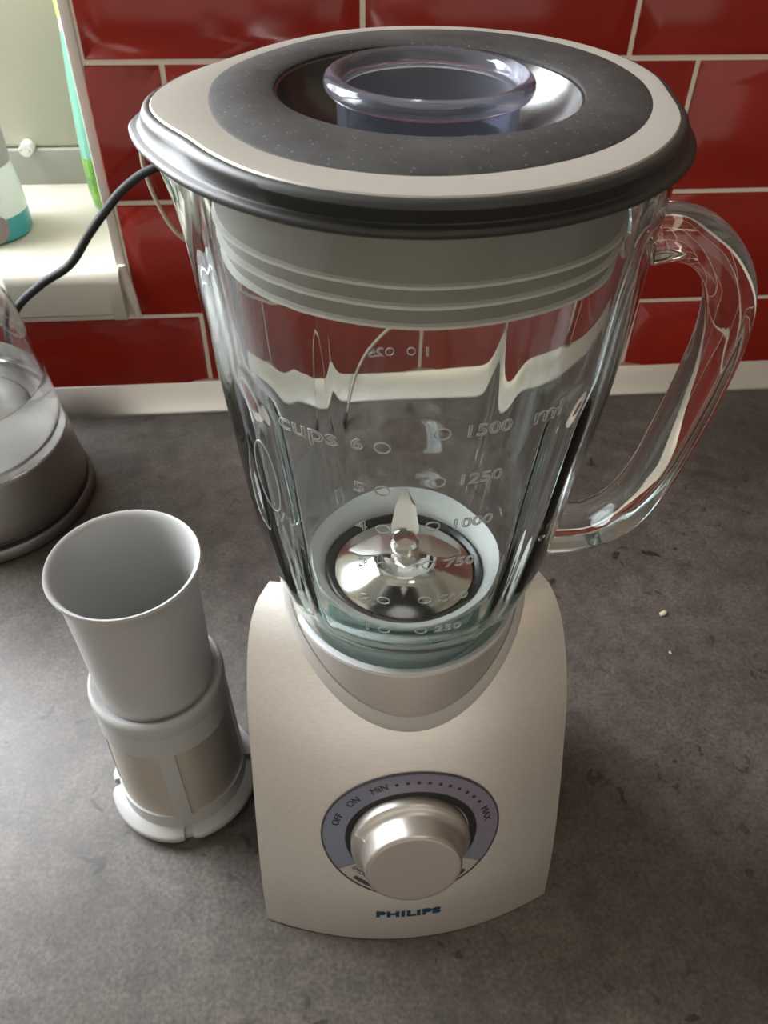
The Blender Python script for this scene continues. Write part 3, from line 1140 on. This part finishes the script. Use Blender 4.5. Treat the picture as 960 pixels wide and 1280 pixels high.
def arc_block(name, a0, a1, z0, z1, m, parent, thick=0.0018, off=0.0, n=20, nz=6):
    v = []
    for i in range(nz + 1):
        z = z0 + (z1 - z0) * i / nz
        for rr in (frame_r(z) + off, frame_r(z) + off - thick):
            for k in range(n + 1):
                a = R_(a0 + (a1 - a0) * k / n)
                v.append((FX + rr * math.cos(a), FYY + rr * math.sin(a), z))
    w = n + 1
    f = []
    for i in range(nz):
        b0, b1 = i * 2 * w, (i + 1) * 2 * w
        for k in range(n):
            f.append((b0 + k, b0 + k + 1, b1 + k + 1, b1 + k))
            f.append((b0 + w + k + 1, b0 + w + k, b1 + w + k, b1 + w + k + 1))
        f.append((b0, b1, b1 + w, b0 + w))
        f.append((b0 + n, b0 + w + n, b1 + w + n, b1 + n))
    for k in range(n):
        f.append((k, w + k, w + k + 1, k + 1))
        t = nz * 2 * w
        f.append((t + k, t + k + 1, t + w + k + 1, t + w + k))
    o = pyd(name, v, f, m, parent, 40)
    return relf(o)


arc_block('frame_band', 0, 359.9, 0.084, 0.102, MT['filter'], flt, n=90, nz=2)
arc_block('frame_band', 0, 359.9, 0.008, 0.0235, MT['filter'], flt, n=90, nz=2)
for k in range(4):
    c_ = -83 + 90 * k
    arc_block('frame_post', c_ - 7, c_ + 7, 0.022, 0.086, MT['filter'], flt, n=8)
    arc_block('mesh_window', c_ + 6, c_ + 84, 0.021, 0.087, MT['mesh'], flt, thick=0.0005, off=-0.0012, n=30)
# flange with notches
flange = empty('flange', (FX, FYY, 0))
flange.parent = flt
flange.matrix_parent_inverse = flt.matrix_world.inverted()
bpy.context.view_layer.update()
for k in range(4):
    a0, a1 = -79 + 90 * k, 4 + 90 * k
    v = []
    n = 28
    secp = [(0.0355, 0.0062), (0.0355, 0.0125), (0.0425, 0.0108), (0.0434, 0.0095), (0.0434, 0.0062), (0.0425, 0.0052)]
    for j in range(n + 1):
        t = j / n
        a = R_(a0 + (a1 - a0) * t)
        ed = min(t, 1 - t) * n
        for r, z in secp:
            rr = r if r < 0.037 else r - 0.0012 * max(0, 1 - ed / 1.5)
            v.append((FX + rr * math.cos(a), FYY + rr * math.sin(a), z))
    f = grid_faces(n + 1, 6, True) + [tuple(range(6)), tuple(range(n * 6, n * 6 + 6))]
    o = pyd('flange_wing', v, f, MT['filter'], flange, 50)
    o.matrix_parent_inverse = flange.matrix_world.inverted()
relf(lathe('foot_ring', [(0.0, 0.0), (0.0365, 0.0), (0.0388, 0.0012), (0.0395, 0.0040), (0.0392, 0.0065), (0.0365, 0.0095), (0.0340, 0.0100)], MT['filter'], flt, 96, fc, sharp=50))

# ================================================================= KETTLE
KX, KY = -0.2800, -0.1250
ket = empty('kettle', (KX, KY, 0))
tag(ket, 'glass electric kettle with steel base, partly filled with water', 'kettle')
bpy.context.view_layer.update()


def relk(o):
    o.matrix_parent_inverse = ket.matrix_world.inverted()
    return o


kcen = (KX, KY)
relk(lathe('power_base', [(0.0, 0.0), (0.0820, 0.0), (0.0848, 0.0012), (0.0855, 0.0030)], MT['black'], ket, 128, kcen))
relk(lathe('base_rim', [(0.0830, 0.0030), (0.0857, 0.0030), (0.0855, 0.0105), (0.0840, 0.0125), (0.0800, 0.0130)], MT['rim_steel'], ket, 128, kcen, sharp=40))
relk(lathe('base_gap', [(0.0825, 0.0128), (0.0825, 0.0165), (0.0805, 0.0185), (0.0785, 0.0190)], MT['black'], ket, 128, kcen))
relk(lathe('steel_body', [(0.0780, 0.0180), (0.0818, 0.0180), (0.0822, 0.0200), (0.0812, 0.030), (0.0782, 0.0600), (0.0772, 0.0655), (0.0755, 0.0668), (0.0735, 0.0662)], MT['kettle_steel'], ket, 128, kcen, sharp=40))
relk(lathe('kettle_floor', [(0.0735, 0.0655), (0.0700, 0.0625), (0.0640, 0.0620), (0.0560, 0.0625), (0.0545, 0.0645), (0.0530, 0.0650), (0.0, 0.0655)], MT['kettle_floor'], ket, 128, kcen, sharp=30))
gp = [(0.0770, 0.0668), (0.0765, 0.0730), (0.0740, 0.1000), (0.0685, 0.1466), (0.0629, 0.1894), (0.0580, 0.2200)]
gi = [(r - 0.0030, z) for r, z in gp]
relk(lathe('glass_wall', gp + gi[::-1], MT['kettle_glass'], ket, 128, kcen, closed=True, sharp=60))
wi = [(r - 0.0024, z) for r, z in gp if z < 0.105]
relk(lathe('water', [(0.0, 0.0605), (0.0738, 0.0605)] + wi + [(0.0720 - 0.0019, 0.1130), (0.0, 0.1130)], MT['water'], ket, 128, kcen, sharp=40))
relk(lathe('top_collar', [(0.0575, 0.2190), (0.0592, 0.2190), (0.0592, 0.2400), (0.0570, 0.2420), (0.0540, 0.2420)], MT['white'], ket, 96, kcen))
relk(lathe('kettle_lid', [(0.0545, 0.2420), (0.0500, 0.2450), (0.0300, 0.2480), (0.012, 0.2490), (0.012, 0.262), (0.0, 0.2630)], MT['kettle_steel'], ket, 96, kcen))
sp = [Vector((KX + 0.052, KY + 0.000, 0.229)), Vector((KX + 0.066, KY - 0.002, 0.2315)), Vector((KX + 0.0795, KY - 0.004, 0.2345))]
relk(sweep('spout', catmull(sp, 5), super_sec(0.013, 0.0085, 24, 2.2), MT['white'], ket, scales=[1.3 - 0.045 * i for i in range(11)], sharp=50))
hp = [Vector((KX - 0.055, KY, 0.235)), Vector((KX - 0.095, KY, 0.238)), Vector((KX - 0.125, KY, 0.205)), Vector((KX - 0.125, KY, 0.13)), Vector((KX - 0.105, KY, 0.075)), Vector((KX - 0.078, KY, 0.055))]
relk(sweep('kettle_handle', catmull(hp, 6), super_sec(0.013, 0.008, 20, 2.5), MT['black'], ket, side=(0, 1, 0), sharp=50))

# ================================================================= SILL BOTTLES
by, bx = 0.075, -0.2875
soap = empty('soap_bottle', (bx, by, ST))
tag(soap, 'clear soap bottle with grey cap and teal liquid on the window sill', 'soap bottle')
bpy.context.view_layer.update()
for nm, prof, m in (('liquid_body', [(0.0, ST), (0.034, ST), (0.0375, ST + 0.003), (0.0380, ST + 0.018), (0.0378, ST + 0.0215)], 'soap_teal'),
                    ('clear_body', [(0.0378, ST + 0.0215), (0.0372, ST + 0.035), (0.0350, ST + 0.055), (0.033, ST + 0.062)], 'soap_clear'),
                    ('pump_cap', [(0.031, ST + 0.060), (0.0345, ST + 0.061), (0.0345, ST + 0.110), (0.032, ST + 0.113), (0.008, ST + 0.114), (0.008, ST + 0.145), (0.0, ST + 0.146)], 'cap_grey')):
    o = lathe(nm, prof, MT[m], soap, 64, (bx, by))
    o.matrix_parent_inverse = soap.matrix_world.inverted()

gx, gy = -0.1825, 0.125
gb = empty('green_bottle', (gx, gy, ST))
tag(gb, 'tall turquoise and green bottle behind the window edge on the sill', 'bottle')
bpy.context.view_layer.update()
for nm, prof, m in (('bottle_base', [(0.0, ST), (0.016, ST), (0.0195, ST + 0.003), (0.0215, ST + 0.020), (0.0215, ST + 0.050)], 'leaf_green'),
                    ('bottle_body', [(0.0215, ST + 0.050), (0.0205, ST + 0.075), (0.0185, ST + 0.110), (0.0165, ST + 0.135), (0.0150, ST + 0.150)], 'green'),
                    ('bottle_neck', [(0.0150, ST + 0.150), (0.0145, ST + 0.160), (0.013, ST + 0.162)], 'soap_clear'),
                    ('bottle_cap', [(0.0150, ST + 0.160), (0.0155, ST + 0.190), (0.0120, ST + 0.200), (0.0, ST + 0.201)], 'lime')):
    o = lathe(nm, prof, MT[m], gb, 48, (gx, gy))
    o.matrix_parent_inverse = gb.matrix_world.inverted()

# little round tube end on the window frame
tz, tx = 0.183, -0.2690
ntube = sweep('frame_plug', [Vector((tx, FY + 0.006, tz)), Vector((tx, FY - 0.010, tz)), Vector((tx, FY - 0.0105, tz)), Vector((tx, FY - 0.006, tz))], circle_sec(0.0062, 24), MT['white'], sharp=40, scales=[1, 1, 0.6, 0.55])
tag(ntube, 'small white tube end sticking out of the window frame', 'plug')

# ================================================================= CORDS
bc = [(-0.262, -0.028, 0.060), (-0.256, -0.032, 0.095), (-0.2435, -0.040, 0.128), (-0.2180, -0.040, 0.150), (-0.1900, -0.040, 0.1670), (-0.1700, -0.040, 0.1910), (-0.1545, -0.040, 0.2080), (-0.1360, -0.040, 0.2260),
      (-0.1130, -0.040, 0.2400), (-0.080, -0.040, 0.2480), (-0.030, -0.038, 0.252), (0.020, -0.030, 0.256), (0.050, -0.014, 0.258)]
bc = [(-0.262, -0.026, 0.002), (-0.2640, -0.024, 0.030)] + bc
o = sweep('power_cord', catmull(bc, 8), circle_sec(0.0034, 14), MT['cord'], sharp=60)
tag(o, 'thick black power cord hanging in front of the window sill', 'cord')
wc = [(0.030, -0.012, 0.262), (-0.030, -0.012, 0.268), (-0.085, -0.014, 0.270), (-0.113, -0.018, 0.262), (-0.1222, -0.020, 0.2440), (-0.1190, -0.020, 0.2150), (-0.1085, -0.020, 0.1865), (-0.0940, -0.020, 0.1715), (-0.070, -0.020, 0.156),
      (-0.035, -0.020, 0.1440), (0.020, -0.020, 0.1300), (0.060, -0.020, 0.1230), (0.092, -0.020, 0.1160), (0.098, -0.020, 0.1090), (0.090, -0.020, 0.1020), (0.065, -0.022, 0.088), (0.040, -0.024, 0.066), (0.024, -0.030, 0.040), (0.014, -0.042, 0.014), (0.006, -0.052, 0.0065)]
o = sweep('thin_cable', catmull(wc, 8), circle_sec(0.0016, 10), MT['beige_cord'], sharp=60)
tag(o, 'thin beige cable looping down the red tiles beside the jar', 'cable')
pc = [Vector((0.010, -0.048, 0.0090)), Vector((0.004, -0.055, 0.0068)), Vector((-0.010, -0.069, 0.0062)), Vector((-0.014, -0.073, 0.0062))]
o = sweep('cable_connector', catmull(pc, 3), super_sec(0.0062, 0.0058, 18, 2.6), MT['cord'], sharp=50, scales=[0.55, 0.7, 0.9, 1, 1, 1, 1, 1, 1, 0.8])
tag(o, 'black connector of the beige cable lying behind the jar', 'connector')
# socket behind the lid that both cords lead to
sk_ = empty('wall_socket', (0.04, -0.0045, 0.262))
tag(sk_, 'white wall socket behind the blender lid', 'socket')
bpy.context.view_layer.update()
for nm, args in (('plate', (0.005, 0.085, -0.0125, -0.0045, 0.222, 0.302)),):
    o = box(nm, *args, MT['white'], sk_, bevel=0.003)
    o.matrix_parent_inverse = sk_.matrix_world.inverted()

# crumbs on the worktop
for i, (x, y, s) in enumerate(((0.2489, -0.2948, 0.0030), (0.2420, -0.330, 0.0013))):
    bm = bmesh.new()
    bmesh.ops.create_icosphere(bm, subdivisions=2, radius=s)
    for vv in bm.verts:
        vv.co = Vector((vv.co.x * 1.2, vv.co.y * 0.7, vv.co.z * 0.45)) * random.uniform(0.75, 1.15)
    me = bpy.data.meshes.new('crumb')
    bm.to_mesh(me); bm.free()
    o = link('crumb', me, MT['crumb'], sharp=60)
    o.location = (x, y, s * 0.40)
    o.rotation_euler = (0, 0, 1.1 * i + 0.5)
    tag(o, ('pale crumb lying on the countertop right of the blender', 'tiny speck of crumb on the countertop nearer the camera')[i], 'crumb')
